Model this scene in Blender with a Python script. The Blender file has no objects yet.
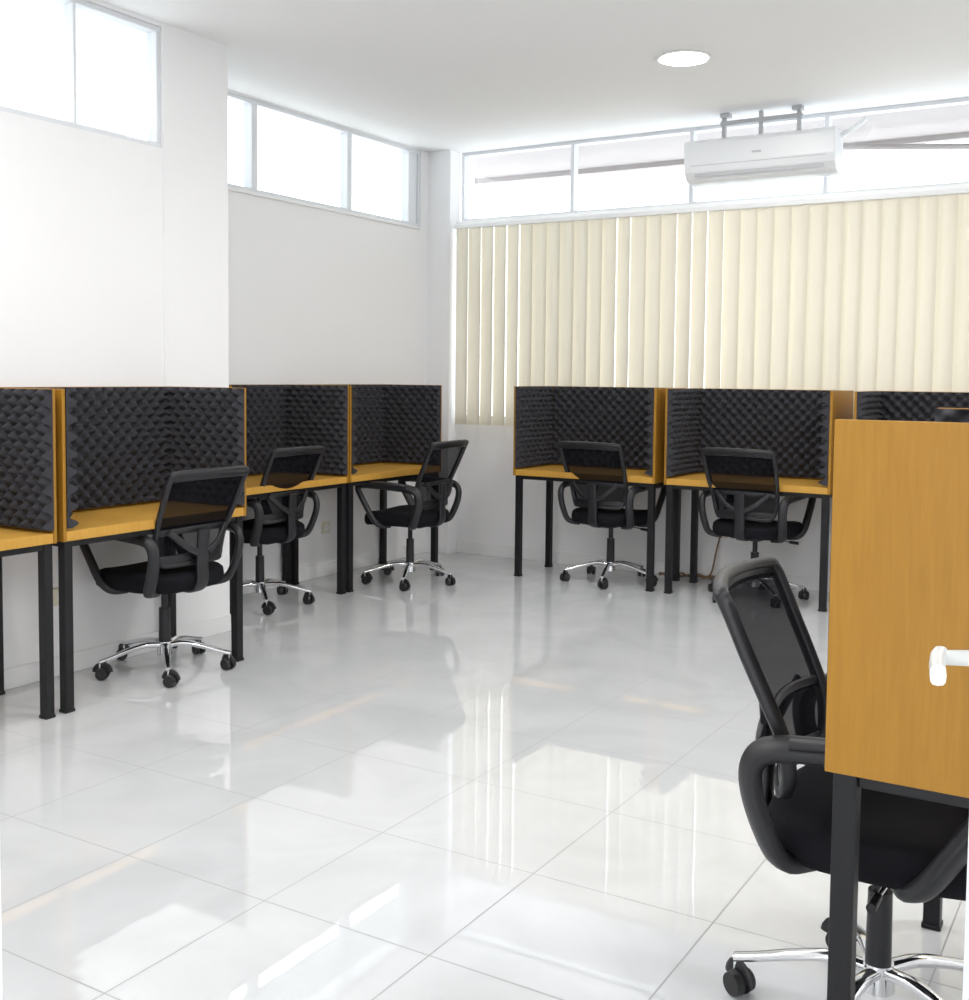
import bpy, math, random
from mathutils import Vector, Matrix
random.seed(7)
S=bpy.context.scene
COL=S.collection
try:
    S.view_settings.view_transform='Standard'
    S.view_settings.look='None'
    S.view_settings.exposure=0.0
except Exception as e: print(e)

# ------------------------------------------------------------ materials
def mat(name,col,rough=.5,metal=0.,spec=.5,coat=0.,bump=None,trans=None,emit=None,var=None):
    m=bpy.data.materials.new(name); m.use_nodes=True
    nt=m.node_tree; b=nt.nodes['Principled BSDF']
    b.inputs['Base Color'].default_value=(*col,1); b.inputs['Roughness'].default_value=rough
    b.inputs['Metallic'].default_value=metal
    b.inputs['Specular IOR Level'].default_value=spec
    b.inputs['Coat Weight'].default_value=coat
    if emit:
        b.inputs['Emission Color'].default_value=(*emit[0],1); b.inputs['Emission Strength'].default_value=emit[1]
    if bump or var:
        tc=nt.nodes.new('ShaderNodeTexCoord')
        n=nt.nodes.new('ShaderNodeTexNoise'); n.inputs['Scale'].default_value=(bump or var)[0]; n.inputs['Detail'].default_value=3
        nt.links.new(tc.outputs['Object'],n.inputs['Vector'])
        if bump:
            bp=nt.nodes.new('ShaderNodeBump'); bp.inputs['Strength'].default_value=bump[1]; bp.inputs['Distance'].default_value=.002
            nt.links.new(n.outputs['Fac'],bp.inputs['Height']); nt.links.new(bp.outputs['Normal'],b.inputs['Normal'])
        if var:
            mx=nt.nodes.new('ShaderNodeMix'); mx.data_type='RGBA'
            mx.inputs[6].default_value=(*[c*(1-var[1]) for c in col],1); mx.inputs[7].default_value=(*[min(1,c*(1+var[1])) for c in col],1)
            nt.links.new(n.outputs['Fac'],mx.inputs[0]); nt.links.new(mx.outputs[2],b.inputs['Base Color'])
    return m
M={}
M['wall']=mat('wall_paint',(.885,.885,.895),.65,var=(2.,.012))
M['ceil']=mat('ceiling_paint',(.88,.88,.885),.8,var=(2.,.012))
M['trim']=mat('white_trim',(.86,.865,.87),.35)
M['alu']=mat('white_aluminium',(.76,.78,.81),.35)
M['black']=mat('black_plastic',(.012,.012,.015),.42)
M['steel']=mat('black_powdercoat_steel',(.008,.008,.010),.45,spec=.35)
M['fabric']=mat('black_fabric',(.009,.009,.012),.9,bump=(500,.5),spec=.15)
M['foam']=mat('charcoal_foam',(.033,.033,.040),.8,spec=.4,var=(90,.25))
M['chrome']=mat('chrome',(.82,.83,.85),.12,metal=1.)
M['rubber']=mat('caster_rubber',(.015,.015,.016),.5)
M['acw']=mat('aircon_plastic',(.80,.82,.84),.35)
M['acgrey']=mat('aircon_grey',(.5,.51,.53),.5)
M['lamp']=mat('lamp_diffuser',(1,1,1),.5,emit=((1,.99,.97),134))
M['lamptrim']=mat('lamp_trim',(.85,.85,.85),.4)
M['beige']=mat('outlet_beige',(.75,.70,.58),.4)
M['cable']=mat('brown_cable',(.20,.12,.07),.6)
M['eave']=mat('eave_soffit',(.42,.385,.39),.8,var=(3,.12))
M['outw']=mat('exterior_wall_paint',(.8,.8,.8),.8)
M['outc']=mat('corridor_soffit',(.36,.39,.38),.8)
M['handle']=mat('handle_white',(.64,.64,.62),.3)
# wood
def wood():
    m=bpy.data.materials.new('yellow_oak_laminate'); m.use_nodes=True; nt=m.node_tree; b=nt.nodes['Principled BSDF']
    tc=nt.nodes.new('ShaderNodeTexCoord'); mp=nt.nodes.new('ShaderNodeMapping'); mp.inputs['Scale'].default_value=(14,14,1.2)
    n=nt.nodes.new('ShaderNodeTexNoise'); n.inputs['Scale'].default_value=6; n.inputs['Detail'].default_value=6; n.inputs['Distortion'].default_value=.6
    r=nt.nodes.new('ShaderNodeValToRGB'); r.color_ramp.elements[0].position=.25; r.color_ramp.elements[1].position=.78
    r.color_ramp.elements[0].color=(.33,.157,.013,1); r.color_ramp.elements[1].color=(.40,.197,.021,1)
    nt.links.new(tc.outputs['Object'],mp.inputs[0]); nt.links.new(mp.outputs[0],n.inputs['Vector']); nt.links.new(n.outputs['Fac'],r.inputs[0]); nt.links.new(r.outputs[0],b.inputs['Base Color'])
    b.inputs['Roughness'].default_value=.45; b.inputs['Specular IOR Level'].default_value=.35
    return m
M['wood']=wood()
def wooddesk():
    m=M['wood'].copy(); m.name='yellow_oak_desktop'; r=[n for n in m.node_tree.nodes if n.type=='VALTORGB'][0]
    r.color_ramp.elements[0].color=(.55,.29,.045,1); r.color_ramp.elements[1].color=(.64,.355,.07,1)
    return m
M['desk']=wooddesk()
# floor
def floorm():
    m=bpy.data.materials.new('glossy_white_tile'); m.use_nodes=True; nt=m.node_tree; b=nt.nodes['Principled BSDF']; L=nt.links
    tc=nt.nodes.new('ShaderNodeTexCoord'); sp=nt.nodes.new('ShaderNodeSeparateXYZ'); L.new(tc.outputs['Object'],sp.inputs[0])
    def mth(op,a,bv=None):
        n=nt.nodes.new('ShaderNodeMath'); n.operation=op
        if isinstance(a,(int,float)): n.inputs[0].default_value=a
        else: L.new(a,n.inputs[0])
        if bv is not None:
            if isinstance(bv,(int,float)): n.inputs[1].default_value=bv
            else: L.new(bv,n.inputs[1])
        return n.outputs[0]
    T=.515
    ds=[]
    for o,off in ((sp.outputs['X'],1.425+T*40),(sp.outputs['Y'],-2.645+T*40)):
        f=mth('FRACT',mth('DIVIDE',mth('ADD',o,off),T))
        d=mth('MINIMUM',f,mth('SUBTRACT',1.,f)); ds.append(d)
    d=mth('MINIMUM',ds[0],ds[1])
    line=mth('LESS_THAN',d,.0040)
    n=nt.nodes.new('ShaderNodeTexNoise'); n.inputs['Scale'].default_value=1.6; n.inputs['Detail'].default_value=6; n.inputs['Distortion'].default_value=1.5
    L.new(tc.outputs['Object'],n.inputs['Vector'])
    r=nt.nodes.new('ShaderNodeValToRGB'); r.color_ramp.elements[0].position=.35; r.color_ramp.elements[1].position=.6
    r.color_ramp.elements[0].color=(.60,.612,.625,1); r.color_ramp.elements[1].color=(.66,.67,.685,1)
    L.new(n.outputs['Fac'],r.inputs[0])
    mx=nt.nodes.new('ShaderNodeMix'); mx.data_type='RGBA'; L.new(line,mx.inputs[0]); L.new(r.outputs[0],mx.inputs[6]); mx.inputs[7].default_value=(.36,.36,.36,1)
    L.new(mx.outputs[2],b.inputs['Base Color'])
    L.new(mth('ADD',mth('MULTIPLY',line,.5),.008),b.inputs['Roughness'])
    L.new(mth('SUBTRACT',.5,mth('MULTIPLY',line,.40)),b.inputs['Specular IOR Level'])
    b.inputs['IOR'].default_value=1.95
    n2=nt.nodes.new('ShaderNodeTexNoise'); n2.inputs['Scale'].default_value=9; n2.inputs['Detail'].default_value=0
    L.new(tc.outputs['Object'],n2.inputs['Vector'])
    bp=nt.nodes.new('ShaderNodeBump'); bp.inputs['Strength'].default_value=.06; bp.inputs['Distance'].default_value=.002
    L.new(n2.outputs['Fac'],bp.inputs['Height']); L.new(bp.outputs[0],b.inputs['Normal'])
    return m
M['floor']=floorm()
def mixmat(name,col,kind,fac,rough=.5):
    m=bpy.data.materials.new(name); m.use_nodes=True; nt=m.node_tree; nt.nodes.clear()
    o=nt.nodes.new('ShaderNodeOutputMaterial'); mx=nt.nodes.new('ShaderNodeMixShader'); mx.inputs[0].default_value=fac
    if kind=='mesh':
        a=nt.nodes.new('ShaderNodeBsdfDiffuse'); a.inputs[0].default_value=(*col,1); b=nt.nodes.new('ShaderNodeBsdfTransparent')
    elif kind=='blind':
        a=nt.nodes.new('ShaderNodeBsdfDiffuse'); a.inputs[0].default_value=(*col,1); b=nt.nodes.new('ShaderNodeBsdfTranslucent'); b.inputs[0].default_value=(*col,1)
    elif kind=='glass':
        a=nt.nodes.new('ShaderNodeBsdfTransparent'); a.inputs[0].default_value=(*col,1); b=nt.nodes.new('ShaderNodeBsdfGlossy'); b.inputs['Roughness'].default_value=.02
    nt.links.new(a.outputs[0],mx.inputs[1]); nt.links.new(b.outputs[0],mx.inputs[2]); nt.links.new(mx.outputs[0],o.inputs[0])
    return m
M['mesh']=mixmat('black_mesh_fabric',(.010,.010,.013),'mesh',.12)
M['blind']=mixmat('cream_blind_fabric',(.77,.72,.605),'blind',.15)
M['glass']=mixmat('window_glass',(.95,.97,.97),'glass',.06)

# ------------------------------------------------------------ mesh builder
class MB:
    def __init__(s): s.v=[];s.f=[];s.mi=[];s.sm=[];s.mats=[]
    def _m(s,k):
        if k not in s.mats: s.mats.append(k)
        return s.mats.index(k)
    def add(s,vs,fs,k,smooth=False,mtx=None):
        o=len(s.v); mi=s._m(k)
        for p in vs:
            p=Vector(p); s.v.append(mtx@p if mtx else p)
        for f in fs: s.f.append([i+o for i in f]); s.mi.append(mi); s.sm.append(smooth)
    def box(s,x0,x1,y0,y1,z0,z1,k,mtx=None):
        vs=[(x,y,z) for z in (z0,z1) for y in (y0,y1) for x in (x0,x1)]
        s.add(vs,[(0,2,3,1),(4,5,7,6),(0,1,5,4),(2,6,7,3),(0,4,6,2),(1,3,7,5)],k,False,mtx)
    def cyl(s,p0,p1,r0,r1,k,n=20,cap=True,smooth=True):
        p0=Vector(p0);p1=Vector(p1); d=(p1-p0).normalized()
        a=d.orthogonal().normalized(); b=d.cross(a)
        vs=[];fs=[]
        for p,r in ((p0,r0),(p1,r1)):
            for i in range(n):
                t=2*math.pi*i/n; vs.append(p+a*math.cos(t)*r+b*math.sin(t)*r)
        for i in range(n): j=(i+1)%n; fs.append((i,j,n+j,n+i))
        s.add(vs,fs,k,smooth)
        if cap: s.add(vs,[list(range(n))[::-1],list(range(n,2*n))],k,False)
    def sweep(s,pts,rx,rz,k,closed=False,up=(0,0,1),n=12,sq=2.0,taper=None):
        pts=[Vector(p) for p in pts]; N=len(pts); vs=[];fs=[]; up=Vector(up)
        prev=None
        for i,p in enumerate(pts):
            if closed: t=pts[(i+1)%N]-pts[i-1]
            else: t=pts[min(i+1,N-1)]-pts[max(i-1,0)]
            t.normalize()
            if prev is None: sd=t.cross(up)
            else: sd=prev-t*prev.dot(t)
            if sd.length<1e-5: sd=t.orthogonal()
            sd.normalize(); prev=sd; nn=sd.cross(t).normalized()
            tp=taper(i/(N-1)) if taper else 1
            for j in range(n):
                a=2*math.pi*j/n; c=math.cos(a); q=math.sin(a); e=2/sq
                vs.append(p+sd*(abs(c)**e*(1 if c>=0 else -1)*rx*tp)+nn*(abs(q)**e*(1 if q>=0 else -1)*rz*tp))
        R=N if closed else N-1
        for i in range(R):
            i2=(i+1)%N
            for j in range(n):
                j2=(j+1)%n; fs.append((i*n+j,i*n+j2,i2*n+j2,i2*n+j))
        s.add(vs,fs,k,True)
        if not closed: s.add(vs,[list(range(n))[::-1],list(range((N-1)*n,N*n))],k,False)
    def grid(s,fn,nu,nv,k,smooth=True):
        vs=[fn(i/nu,j/nv) for j in range(nv+1) for i in range(nu+1)]
        fs=[(j*(nu+1)+i,j*(nu+1)+i+1,(j+1)*(nu+1)+i+1,(j+1)*(nu+1)+i) for j in range(nv) for i in range(nu)]
        s.add(vs,fs,k,smooth)
    def mesh(s,name):
        me=bpy.data.meshes.new(name); me.from_pydata([tuple(v) for v in s.v],[],s.f)
        for k in s.mats: me.materials.append(M[k])
        me.polygons.foreach_set('material_index',s.mi); me.polygons.foreach_set('use_smooth',s.sm); me.update()
        return me
def crom(pts,n=6,closed=False):
    P=[Vector(p) for p in pts]; out=[]; N=len(P)
    for i in range(N if closed else N-1):
        if closed: a,b,c,d=P[i-1],P[i],P[(i+1)%N],P[(i+2)%N]
        else: a,b,c,d=P[max(i-1,0)],P[i],P[i+1],P[min(i+2,N-1)]
        for j in range(n):
            t=j/n; out.append(.5*((2*b)+(c-a)*t+(2*a-5*b+4*c-d)*t*t+(3*b-a-3*c+d)*t**3))
    if not closed: out.append(P[-1])
    return out
def obj(name,me,parent=None,loc=(0,0,0),rz=0,bevel=0):
    if isinstance(me,MB): me=me.mesh(name)
    o=bpy.data.objects.new(name,me); COL.objects.link(o); o.location=loc; o.rotation_euler=(0,0,rz)
    if parent: o.parent=parent
    if bevel:
        b=o.modifiers.new('bevel','BEVEL'); b.width=bevel; b.segments=2; b.limit_method='ANGLE'; b.angle_limit=math.radians(50)
    return o
def empty(name,loc,rz=0):
    o=bpy.data.objects.new(name,None); COL.objects.link(o); o.location=loc; o.rotation_euler=(0,0,rz); o.empty_display_size=.1
    return o

# ------------------------------------------------------------ room
C=3.055; XL=-4.82; XN=-4.20; YB=7.26; XR=2.4; YF=.45; YC=4.34; YK=3.90
b=MB(); b.box(-5.0,XR+.15,-1.6,YB+.15,-.1,0,'floor'); obj('floor',b)
b=MB(); b.box(-5.0,XR+.15,YF-.1,YB+.12,C,C+.12,'ceil'); obj('ceiling',b)
ZS=2.455; ZR=2.48
b=MB()
b.box(XN-.12,XN,YF-.1,YK,0,ZS,'wall'); b.box(XN-.12,XN,YF-.1,1.3,ZS,C,'wall'); b.box(XN-.12,XN,1.3,YK,3.035,C,'wall')
b.box(XL-.12,XN+.006,YK,YC,0,C,'wall'); obj('wall_left',b)
b=MB()
b.box(XL-.12,XL,YC,YB+.12,0,ZR,'wall'); b.box(XL-.12,XL,YC,YB+.12,3.045,C,'wall'); b.box(XL-.12,XL,7.02,YB+.12,ZR,3.045,'wall')
b.box(XL,-4.62,7.12,YB,0,C,'wall'); obj('wall_left_recess',b)
b=MB(); b.box(XL,XR,YB,YB+.12,0,1.04,'wall'); obj('wall_back',b)
b=MB(); b.box(XR,XR+.12,YF-.1,YB+.12,0,C,'wall'); obj('wall_right',b)
b=MB(); b.box(XN-.12,-.71,YF-.1,YF,0,C,'wall'); b.box(.38,XR,YF-.1,YF,0,C,'wall'); b.box(-.71,.38,YF-.1,YF,2.2,C,'wall'); obj('wall_front',b)
def bb(name,*a):
    b=MB(); b.box(*a,'trim'); obj(name,b,bevel=.003)
bb('baseboard_left',XN,XN+.010,YF,YK,0,.09); bb('baseboard_column',XN+.006,XN+.016,YK,YC,0,.09)
bb('baseboard_recess',XL,XL+.01,YC,7.12,0,.09); bb('baseboard_back',-4.62,XR,YB-.01,YB,0,.09)
# windows
def window(name,axis,c,a0,a1,z0,z1,mull,t=.035,dep=.07,rail=None):
    b=MB()
    def bx(p0,p1,q0,q1,k='alu',d=dep):
        if axis=='x': b.box(c-d/2,c+d/2,p0,p1,q0,q1,k)
        else: b.box(p0,p1,c-d/2,c+d/2,q0,q1,k)
    bx(a0,a1,z0,z0+t); bx(a0,a1,z1-t,z1)
    for m,w in [(a0+t/2,t),(a1-t/2,t)]+mull: bx(m-w/2,m+w/2,z0+t,z1-t)
    if rail: bx(a0+t,a1-t,rail-t/2,rail+t/2,d=dep*.9)
    bx(a0+t,a1-t,z0+t,z1-t,'glass',.005)
    return obj(name,b,bevel=.003)
window('window_1','x',XN-.045,1.3,YK,ZS,3.035,[(1.85,.04),(2.35,.04),(2.85,.04),(3.40,.015)],t=.025)
window('window_2','x',XL-.045,YC+.0,7.02,ZR,3.045,[(5.23,.05),(6.175,.05),(6.93,.10)],t=.025)
window('window_3','y',YB+.05,-4.62,XR,1.04,C,[(-3.68+.9*i,.028) for i in range(7)],rail=2.545,t=.025)
b=MB(); b.box(-4.62,XR,YB-.05,YB+.01,2.503,2.535,'trim'); obj('trim_1',b,bevel=.004)
b=MB(); b.box(XL,XL+.012,YC,7.0,ZR-.02,ZR,'trim'); obj('trim_2',b,bevel=.003)
# exterior
b=MB(); b.box(-5.2,3.5,YB+.13,8.45,3.08,3.16,'eave'); b.box(-5.2,3.5,8.40,8.47,3.04,3.08,'eave')
b.sweep([(-2.0,8.0,2.98),(0,7.9,2.78),(1.2,7.9,2.7)],.02,.02,'eave'); b.cyl((-2.0,8.0,2.97),(-2.0,8.0,3.1),.015,.015,'eave')
obj('roof_eave',b)
b=MB(); b.box(-7.2,-7.1,-1,9,0,2.75,'outw'); b.box(-5.75,-4.95,-1,9,3.35,3.42,'outc'); obj('exterior_corridor_wall',b)
b=MB(); b.box(-5.06,-4.98,4.24,4.33,3.15,3.35,'eave'); b.box(-5.05,-4.99,4.25,4.32,3.13,3.15,'beige'); obj('corridor_box',b,bevel=.004)  # plain brownish box hung under the corridor soffit, gives no light

# door frame + leaf
b=MB(); b.box(-.71,-.652,YF-.12,YF+.01,0,2.2,'alu'); b.box(.32,.38,YF-.12,YF+.01,0,2.2,'alu'); b.box(-.652,.32,YF-.12,YF+.01,2.14,2.2,'alu'); obj('door_frame',b,bevel=.003)
hx,hy=.300,.47; ex,ey=-.146,1.325
L=math.hypot(ex-hx,ey-hy); ang=math.atan2(ey-hy,ex-hx)
d=empty('door_1',(hx,hy,0),ang)
b=MB()
b.box(0,.06,-.02,.02,.02,2.1,'alu'); b.box(L-.07,L,-.02,.02,.02,2.1,'alu'); b.box(.06,L-.07,-.02,.02,.02,.14,'alu'); b.box(.06,L-.07,-.02,.02,2.03,2.1,'alu'); b.box(.06,L-.07,-.003,.003,.14,2.03,'glass')
obj('leaf',b,d,bevel=.003)
b=MB()
for sgn in (1,-1):
    b.box(L-.055,L-.02,sgn*.02,sgn*.026,.99,1.11,'handle')
    b.cyl((L-.037,sgn*.02,1.072),(L-.037,sgn*.070,1.072),.009,.008,'handle')
    b.sweep(crom([(L-.030,sgn*.066,1.072),(L-.045,sgn*.074,1.071),(L-.07,sgn*.083,1.070),(L-.10,sgn*.092,1.069)]),.008,.011,'handle',sq=3)
obj('lever_handle',b,d)

# ------------------------------------------------------------ vertical blinds
bl=empty('vertical_blinds',(0,YB-.10,0))
b=MB(); x=-4.585
while x<XR-.08:
    a=math.radians(random.gauss(-13.5,5))
    w=.127/2; bow=.007
    cx=math.cos(a); sx=math.sin(a)
    def fn(u,v,x=x,cx=cx,sx=sx):
        t=(u*2-1)*w; q=bow*(1-(2*u-1)**2); z=1.0+v*1.47
        return (x+.05+t*cx-q*sx, t*sx+q*cx, z)
    b.grid(fn,6,1,'blind')
    x+=.11
obj('slats',b,bl)
b=MB(); b.box(-4.60,XR-.02,-.025,.025,2.468,2.500,'trim'); obj('head_rail',b,bl,bevel=.004)
b=MB(); b.sweep([(-4.56,-.04,z/20) for z in range(23,50)],.002,.002,'trim',n=6); obj('pull_cord',b,bl)

# ------------------------------------------------------------ study carrel
W=1.034; D=.51; TT=1.30; ZB=.694; ZT=.735
def carrel_meshes():
    t=.016; b=MB()
    b.box(0,t,0,D,ZB,TT,'wood'); b.box(W-t,W,0,D,ZB,TT,'wood'); b.box(t,W-t,D-t,D,ZB,TT,'wood')
    pan=b.mesh('carrel_panels')
    b=MB(); b.box(t,W-t,.002,D-t,ZB+.001,ZT,'desk'); top=b.mesh('desktop')
    b=MB(); lw=.040; i=.012
    for x in (i,W-i-lw):
        for y in (i,D-i-lw):
            b.box(x,x+lw,y,y+lw,.012,ZB,'steel'); b.box(x-.003,x+lw+.003,y-.003,y+lw+.003,0,.014,'steel')
    b.box(i+lw,W-i-lw,i+.005,i+.03,ZB-.025,ZB,'steel'); b.box(i+lw,W-i-lw,D-i-.03,D-i-.005,ZB-.025,ZB,'steel')
    for x in (i+.008,W-i-.035): b.box(x,x+.027,i+lw,D-i-lw,ZB-.025,ZB,'steel')
    leg=b.mesh('steel_frame')
    b=MB(); z0=ZT+.012; z1=TT-.002; per=.069
    def h(s_,q):
        w_=math.cos(2*math.pi*s_/per)*math.sin(2*math.pi*q/per)
        k=.5+.5*w_
        return .006+.050*k**1.5
    def panel(P,n,u,L_):
        nu=int(L_/per*8); nv=int((z1-z0)/per*8)
        def fn(a,c):
            s_=a*L_; q=c*(z1-z0); hh=h(s_,q)
            return P+u*s_+Vector((0,0,q))+n*hh
        b.grid(fn,nu,nv,'foam')
        def edge(f0,N_):
            vs=[];fs=[]
            for i_ in range(N_+1):
                o_,base=f0(i_/N_); vs+= [base,o_]
            for i_ in range(N_): fs.append((2*i_,2*i_+1,2*i_+3,2*i_+2))
            b.add(vs,fs,'foam')
        edge(lambda c:(fn(0.,c),P+Vector((0,0,c*(z1-z0)))),nv); edge(lambda c:(fn(1.,c),P+u*L_+Vector((0,0,c*(z1-z0)))),nv)
        edge(lambda a:(fn(a,1.),P+u*a*L_+Vector((0,0,z1-z0))),nu); edge(lambda a:(fn(a,0.),P+u*a*L_),nu)
    panel(Vector((t,-.004,z0)),Vector((1,0,0)),Vector((0,1,0)),D-t-.003)
    panel(Vector((W-t,-.004,z0)),Vector((-1,0,0)),Vector((0,1,0)),D-t-.003)
    panel(Vector((t+.03,D-t,z0)),Vector((0,-1,0)),Vector((1,0,0)),W-2*t-.06)
    fo=b.mesh('acoustic_foam')
    return pan,top,leg,fo
CM=carrel_meshes()
def carrel(loc,rz):
    e=empty('study_carrel',loc,rz)
    obj('partition_panels',CM[0],e,bevel=.0015); obj('desktop',CM[1],e,bevel=.002); obj('steel_frame',CM[2],e,bevel=.003); obj('acoustic_foam',CM[3],e)
H90=math.pi/2
A2=-3.686
carrel((A2,2.895,0),H90); carrel((A2,2.865-W,0),H90)
A4=-4.300
carrel((A4,5.505,0),H90); carrel((A4,5.505-.012-W,0),H90)
BA=6.60
carrel((-3.755,BA,0),0); carrel((-2.660,BA,0),0); carrel((-1.505,BA,0),0)
carrel((-.469,1.919+W,0),-H90)

# ------------------------------------------------------------ office chair (local: faces +y)
def chair_meshes():
    out={}
    b=MB()
    b.cyl((0,0,.075),(0,0,.135),.036,.032,'chrome',24)
    cas=MB()
    for i in range(5):
        a=2*math.pi*i/5+math.pi/10*3; c,s_=math.cos(a),math.sin(a)
        P=[(r*c,r*s_,z) for r,z in ((.02,.118),(.09,.126),(.17,.112),(.25,.090),(.303,.078))]
        b.sweep(crom(P),.018,.013,'chrome',sq=2.6,taper=lambda t:1-.3*t)
        x,y=.298*c,.298*s_
        cas.cyl((x,y,.045),(x,y,.08),.006,.006,'chrome',10)
        ra=a+(.9 if i%2 else -.6); ax=Vector((math.cos(ra),math.sin(ra),0)); cc=Vector((x,y,.028))+Vector((-ax.y,ax.x,0))*.012
        for sg in (1,-1):
            cas.cyl(cc+ax*sg*.007,cc+ax*sg*.026,.028,.025,'rubber',20)
        pts=[cc+Vector((-ax.y,ax.x,0))*(-.026*math.cos(t))+Vector((0,0,.026*math.sin(t)+.004)) for t in [k*math.pi/8 for k in range(0,9)]]
        cas.sweep(pts,.022,.005,'black',n=8,up=tuple(ax))
    out['star_base']=b.mesh('star_base'); out['casters']=cas.mesh('casters')
    b=MB(); b.cyl((0,0,.13),(0,0,.29),.027,.025,'black'); b.cyl((0,0,.28),(0,0,.40),.015,.015,'black')
    b.box(-.075,.075,-.12,.11,.375,.412,'black'); b.box(-.10,.10,-.14,-.10,.385,.41,'black')
    b.sweep(crom([(.06,.03,.385),(.16,.03,.375),(.23,.02,.37)]),.005,.005,'chrome'); b.cyl((.215,.022,.371),(.27,.017,.369),.009,.010,'black',10)
    out['gas_lift']=b.mesh('gas_lift')
    b=MB(); rings=[(.395,.80),(.399,.93),(.415,.985),(.442,1.),(.463,.985),(.474,.94),(.480,.84),(.480,.5),(.478,.2)]
    n=48; vs=[];fs=[]
    for z,k in rings:
        for i in range(n):
            a=2*math.pi*i/n; c=math.cos(a);s_=math.sin(a); e=2/3.6
            x=.250*k*abs(c)**e*(1 if c>0 else -1); y=.245*k*abs(s_)**e*(1 if s_>0 else -1)
            x*=1-.06*(-y/.235 if y<0 else 0)
            zz=z-.022*max(0,(y-.12)/.115)**2+.010*(x/.245)**2*(1 if z>.46 else 0)
            vs.append((x,y+.02,zz))
    for r in range(len(rings)-1):
        for i in range(n): j=(i+1)%n; fs.append((r*n+i,r*n+j,(r+1)*n+j,(r+1)*n+i))
    fs.append(list(range(n))[::-1]); fs.append(list(range((len(rings)-1)*n,len(rings)*n)))
    b.add(vs,fs,'fabric',True); out['seat']=b.mesh('seat')
    def S_(u,v):
        w=.182+.045*v+.012*math.sin(math.pi*v)
        y=-.205-.045*v-.085*v*v+.028*math.sin(math.pi*min(1,v*1.6))*(1-v)
        return Vector((u*w, y+.040*u*u, .525+.415*v-.008*u*u))
    b=MB(); b.grid(lambda a,c:S_((a*2-1)*.97,.02+.96*c),16,18,'mesh'); out['back_mesh']=b.mesh('back_mesh')
    b=MB()
    ctl=[(-.80,0),(0,0),(.80,0),(.95,.04),(1,.13),(1,.3),(1,.5),(1,.7),(1,.90),(.985,.97),(.92,1),(.45,1.0),(0,1.0),(-.45,1.0),(-.92,1),(-.985,.97),(-1,.90),(-1,.7),(-1,.5),(-1,.3),(-1,.13),(-.95,.04)]
    P=crom([S_(u,v) for u,v in ctl],5,True)
    b.sweep(P,.013,.016,'black',closed=True,up=(0,1,0),sq=3)
    for v,rz_ in ((.955,.016),(.36,.014),(.05,.024)):
        b.sweep([S_(-.96+1.92*i/14,v)+Vector((0,-.004,0)) for i in range(15)],.006,rz_,'black',sq=4)
    b.sweep(crom([(0,-.08,.395),(0,-.19,.392),(0,-.238,.43),(0,-.240,.52),(0,-.246,.60),(0,-.252,.675)]),.034,.010,'black',up=(0,0,1),sq=4)
    for sg in (1,-1):
        b.sweep(crom([(sg*.03,-.246,.57),(sg*.10,-.240,.61),(sg*.17,-.215,.675)]),.008,.016,'black',sq=3)
    out['back_frame']=b.mesh('back_frame')
    b=MB()
    for sg in (1,-1):
        P=[(.17,.06,.396),(.235,.085,.400),(.262,.12,.44),(.268,.17,.52),(.270,.225,.610),(.270,.232,.645),(.270,.195,.662),(.270,.10,.663),(.270,-.06,.656),(.268,-.17,.645),(.264,-.212,.615),(.260,-.218,.56),(.252,-.195,.48),(.235,-.16,.412),(.17,-.12,.396)]
        P=crom([(sg*x,y,z) for x,y,z in P],5)
        b.sweep(P,.018,.026,'black',up=(1,0,0.001),sq=3.4)
        P=crom([(sg*.270,.21,.662),(sg*.270,.12,.675),(sg*.270,0,.673),(sg*.269,-.14,.663)],5)
        b.sweep(P,.028,.010,'black',sq=3)
    out['armrests']=b.mesh('armrests')
    return out
CH=chair_meshes()
def chair(x,y,face,spin=0):
    e=empty('office_chair',(x,y,0),math.radians(face-90))
    for k,me in CH.items():
        o=obj(k,me,e)
        if k in('star_base','casters'): o.rotation_euler=(0,0,math.radians(spin))
chair(-3.88,3.595,180,32)
chair(-4.53,4.94,182,30)
chair(-4.20,6.02,184,5)
chair(-3.11,6.80,84,20)
chair(-2.12,6.78,84,48)
chair(-.465,2.41,4,4)
chair(-.95,6.75,90,0)

# ------------------------------------------------------------ air conditioner
ac=empty('air_conditioner',(-2.70,6.93,2.63))
b=MB()
prof=[(0.21,0),(.21,.262),(.03,.266),(.008,.255),(0,.235),(0,.11),(.012,.06),(.05,.015),(.10,0)]
n=len(prof); L_=.96
vs=[(x,y,z) for x in (0,L_) for y,z in prof]; fs=[(i,(i+1)%n,n+(i+1)%n,n+i) for i in range(n)]+[list(range(n))[::-1],list(range(n,2*n))]
b.add(vs,fs,'acw'); obj('casing',b,ac,bevel=.006)
b=MB(); b.box(.05,.91,.002,.008,.098,.102,'acgrey')
b.box(.07,.89,.018,.022,.03,.052,'acgrey'); b.box(.45,.51,-.002,.001,.15,.162,'acgrey')
obj('louvre',b,ac)
b=MB()
b.box(.22,.74,.06,.10,.350,.378,'acgrey')
for x in (.24,.48,.72): b.box(x-.012,x+.012,.065,.09,.255,.42,'acgrey')
b.box(.68,.74,.05,.11,.40,.425,'acgrey'); b.box(.22,.28,.05,.11,.40,.425,'acgrey')
obj('ceiling_bracket',b,ac)
b=MB(); b.sweep(crom([(.94,.15,.22),(.99,.16,.25),(1.04,.2,.29),(1.08,.24,.34)]),.016,.016,'acw'); obj('pipe',b,ac)

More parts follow.
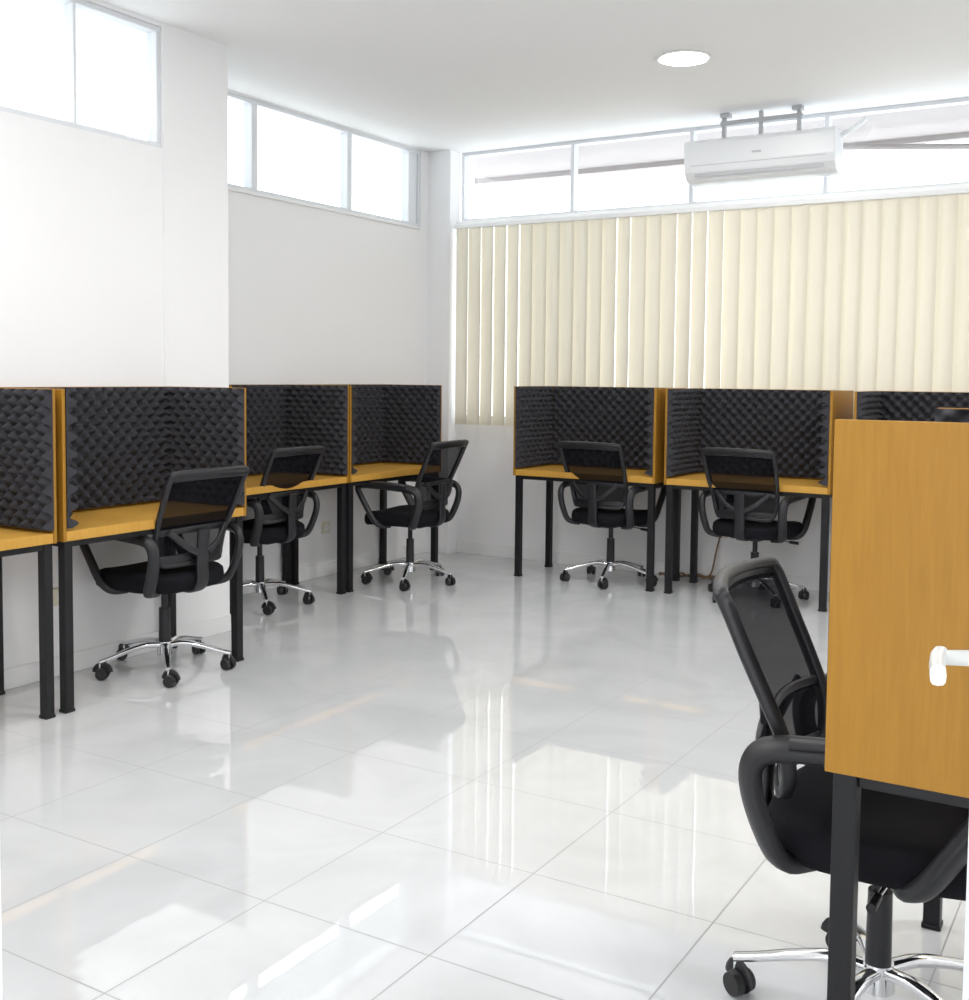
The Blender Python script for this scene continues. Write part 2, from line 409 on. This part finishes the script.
# ------------------------------------------------------------ ceiling lamp and added fill lamps
for (x,y) in [(-2.22,5.67),(-2.22,3.3),(-2.22,1.2),(.3,5.67),(.3,3.3),(.5,1.2),(1.8,4.4),(-3.5,1.6)]:  # first one is in view; the others are added out of frame for fill
    e=empty('downlight_and_fill',(x,y,C))
    b=MB(); b.cyl((0,0,-.004),(0,0,-.011),.125,.122,'lamp',40); obj('diffuser',b,e)
    b=MB()
    P=[(.133*math.cos(2*math.pi*i/40),.133*math.sin(2*math.pi*i/40),-.006) for i in range(40)]
    b.sweep(P,.010,.007,'lamptrim',closed=True); obj('trim_ring',b,e)

# ------------------------------------------------------------ outlets & cables
def outlet(loc,rz):
    e=empty('wall_outlet',loc,rz)
    b=MB(); b.box(-.04,.04,-.012,0,-.04,.04,'beige'); obj('plate',b,e,bevel=.003)
    b=MB(); b.cyl((0,-.011,0),(0,-.016,0),.021,.021,'trim',20); b.cyl((-.008,-.0155,0),(-.008,-.0165,0),.003,.003,'black',8); b.cyl((.008,-.0155,0),(.008,-.0165,0),.003,.003,'black',8); obj('socket',b,e)
outlet((XN,3.27,.36),H90); outlet((XL,5.9,.33),H90); outlet((-2.5,YB,.33),0)
b=MB()
P=[(-2.62+.26*math.sin(t*.9)+.04*math.sin(3*t),7.185+.04*math.cos(1.7*t),.012+.02*math.sin(5*t)**2) for t in [i*.15 for i in range(50)]]
b.sweep(P,.007,.007,'cable',n=8)
b.sweep(crom([(-2.5,YB-.02,.33),(-2.52,YB-.05,.2),(-2.55,YB-.06,.05),(P[0][0],P[0][1],.015)]),.006,.006,'cable',n=8)
obj('extension_cable',b)
# ------------------------------------------------------------ world / light
w=bpy.data.worlds.new('World'); S.world=w; w.use_nodes=True
bg=w.node_tree.nodes['Background']; bg.inputs[0].default_value=(.95,.975,1,1); bg.inputs[1].default_value=3.2

# ------------------------------------------------------------ camera
f=1117.4; ya=math.radians(31.119); t=math.radians(3.493); ro=math.radians(-.574); Hc=1.367
r=Vector((math.cos(ya),math.sin(ya),0)); fw=Vector((-math.sin(ya),math.cos(ya),0))
F=fw*math.cos(t)+Vector((0,0,-math.sin(t))); U=fw*math.sin(t)+Vector((0,0,math.cos(t)))
R2=r*math.cos(ro)-U*math.sin(ro); U2=r*math.sin(ro)+U*math.cos(ro)
cam=bpy.data.cameras.new('camera'); co=bpy.data.objects.new('camera',cam); COL.objects.link(co)
mtx=Matrix((R2,U2,-F)).transposed().to_4x4(); mtx.translation=Vector((0,0,Hc)); co.matrix_world=mtx
cam.sensor_fit='HORIZONTAL'; cam.sensor_width=36; cam.lens=f*36/969; cam.shift_y=-55.8/969; cam.clip_start=.02
S.camera=co
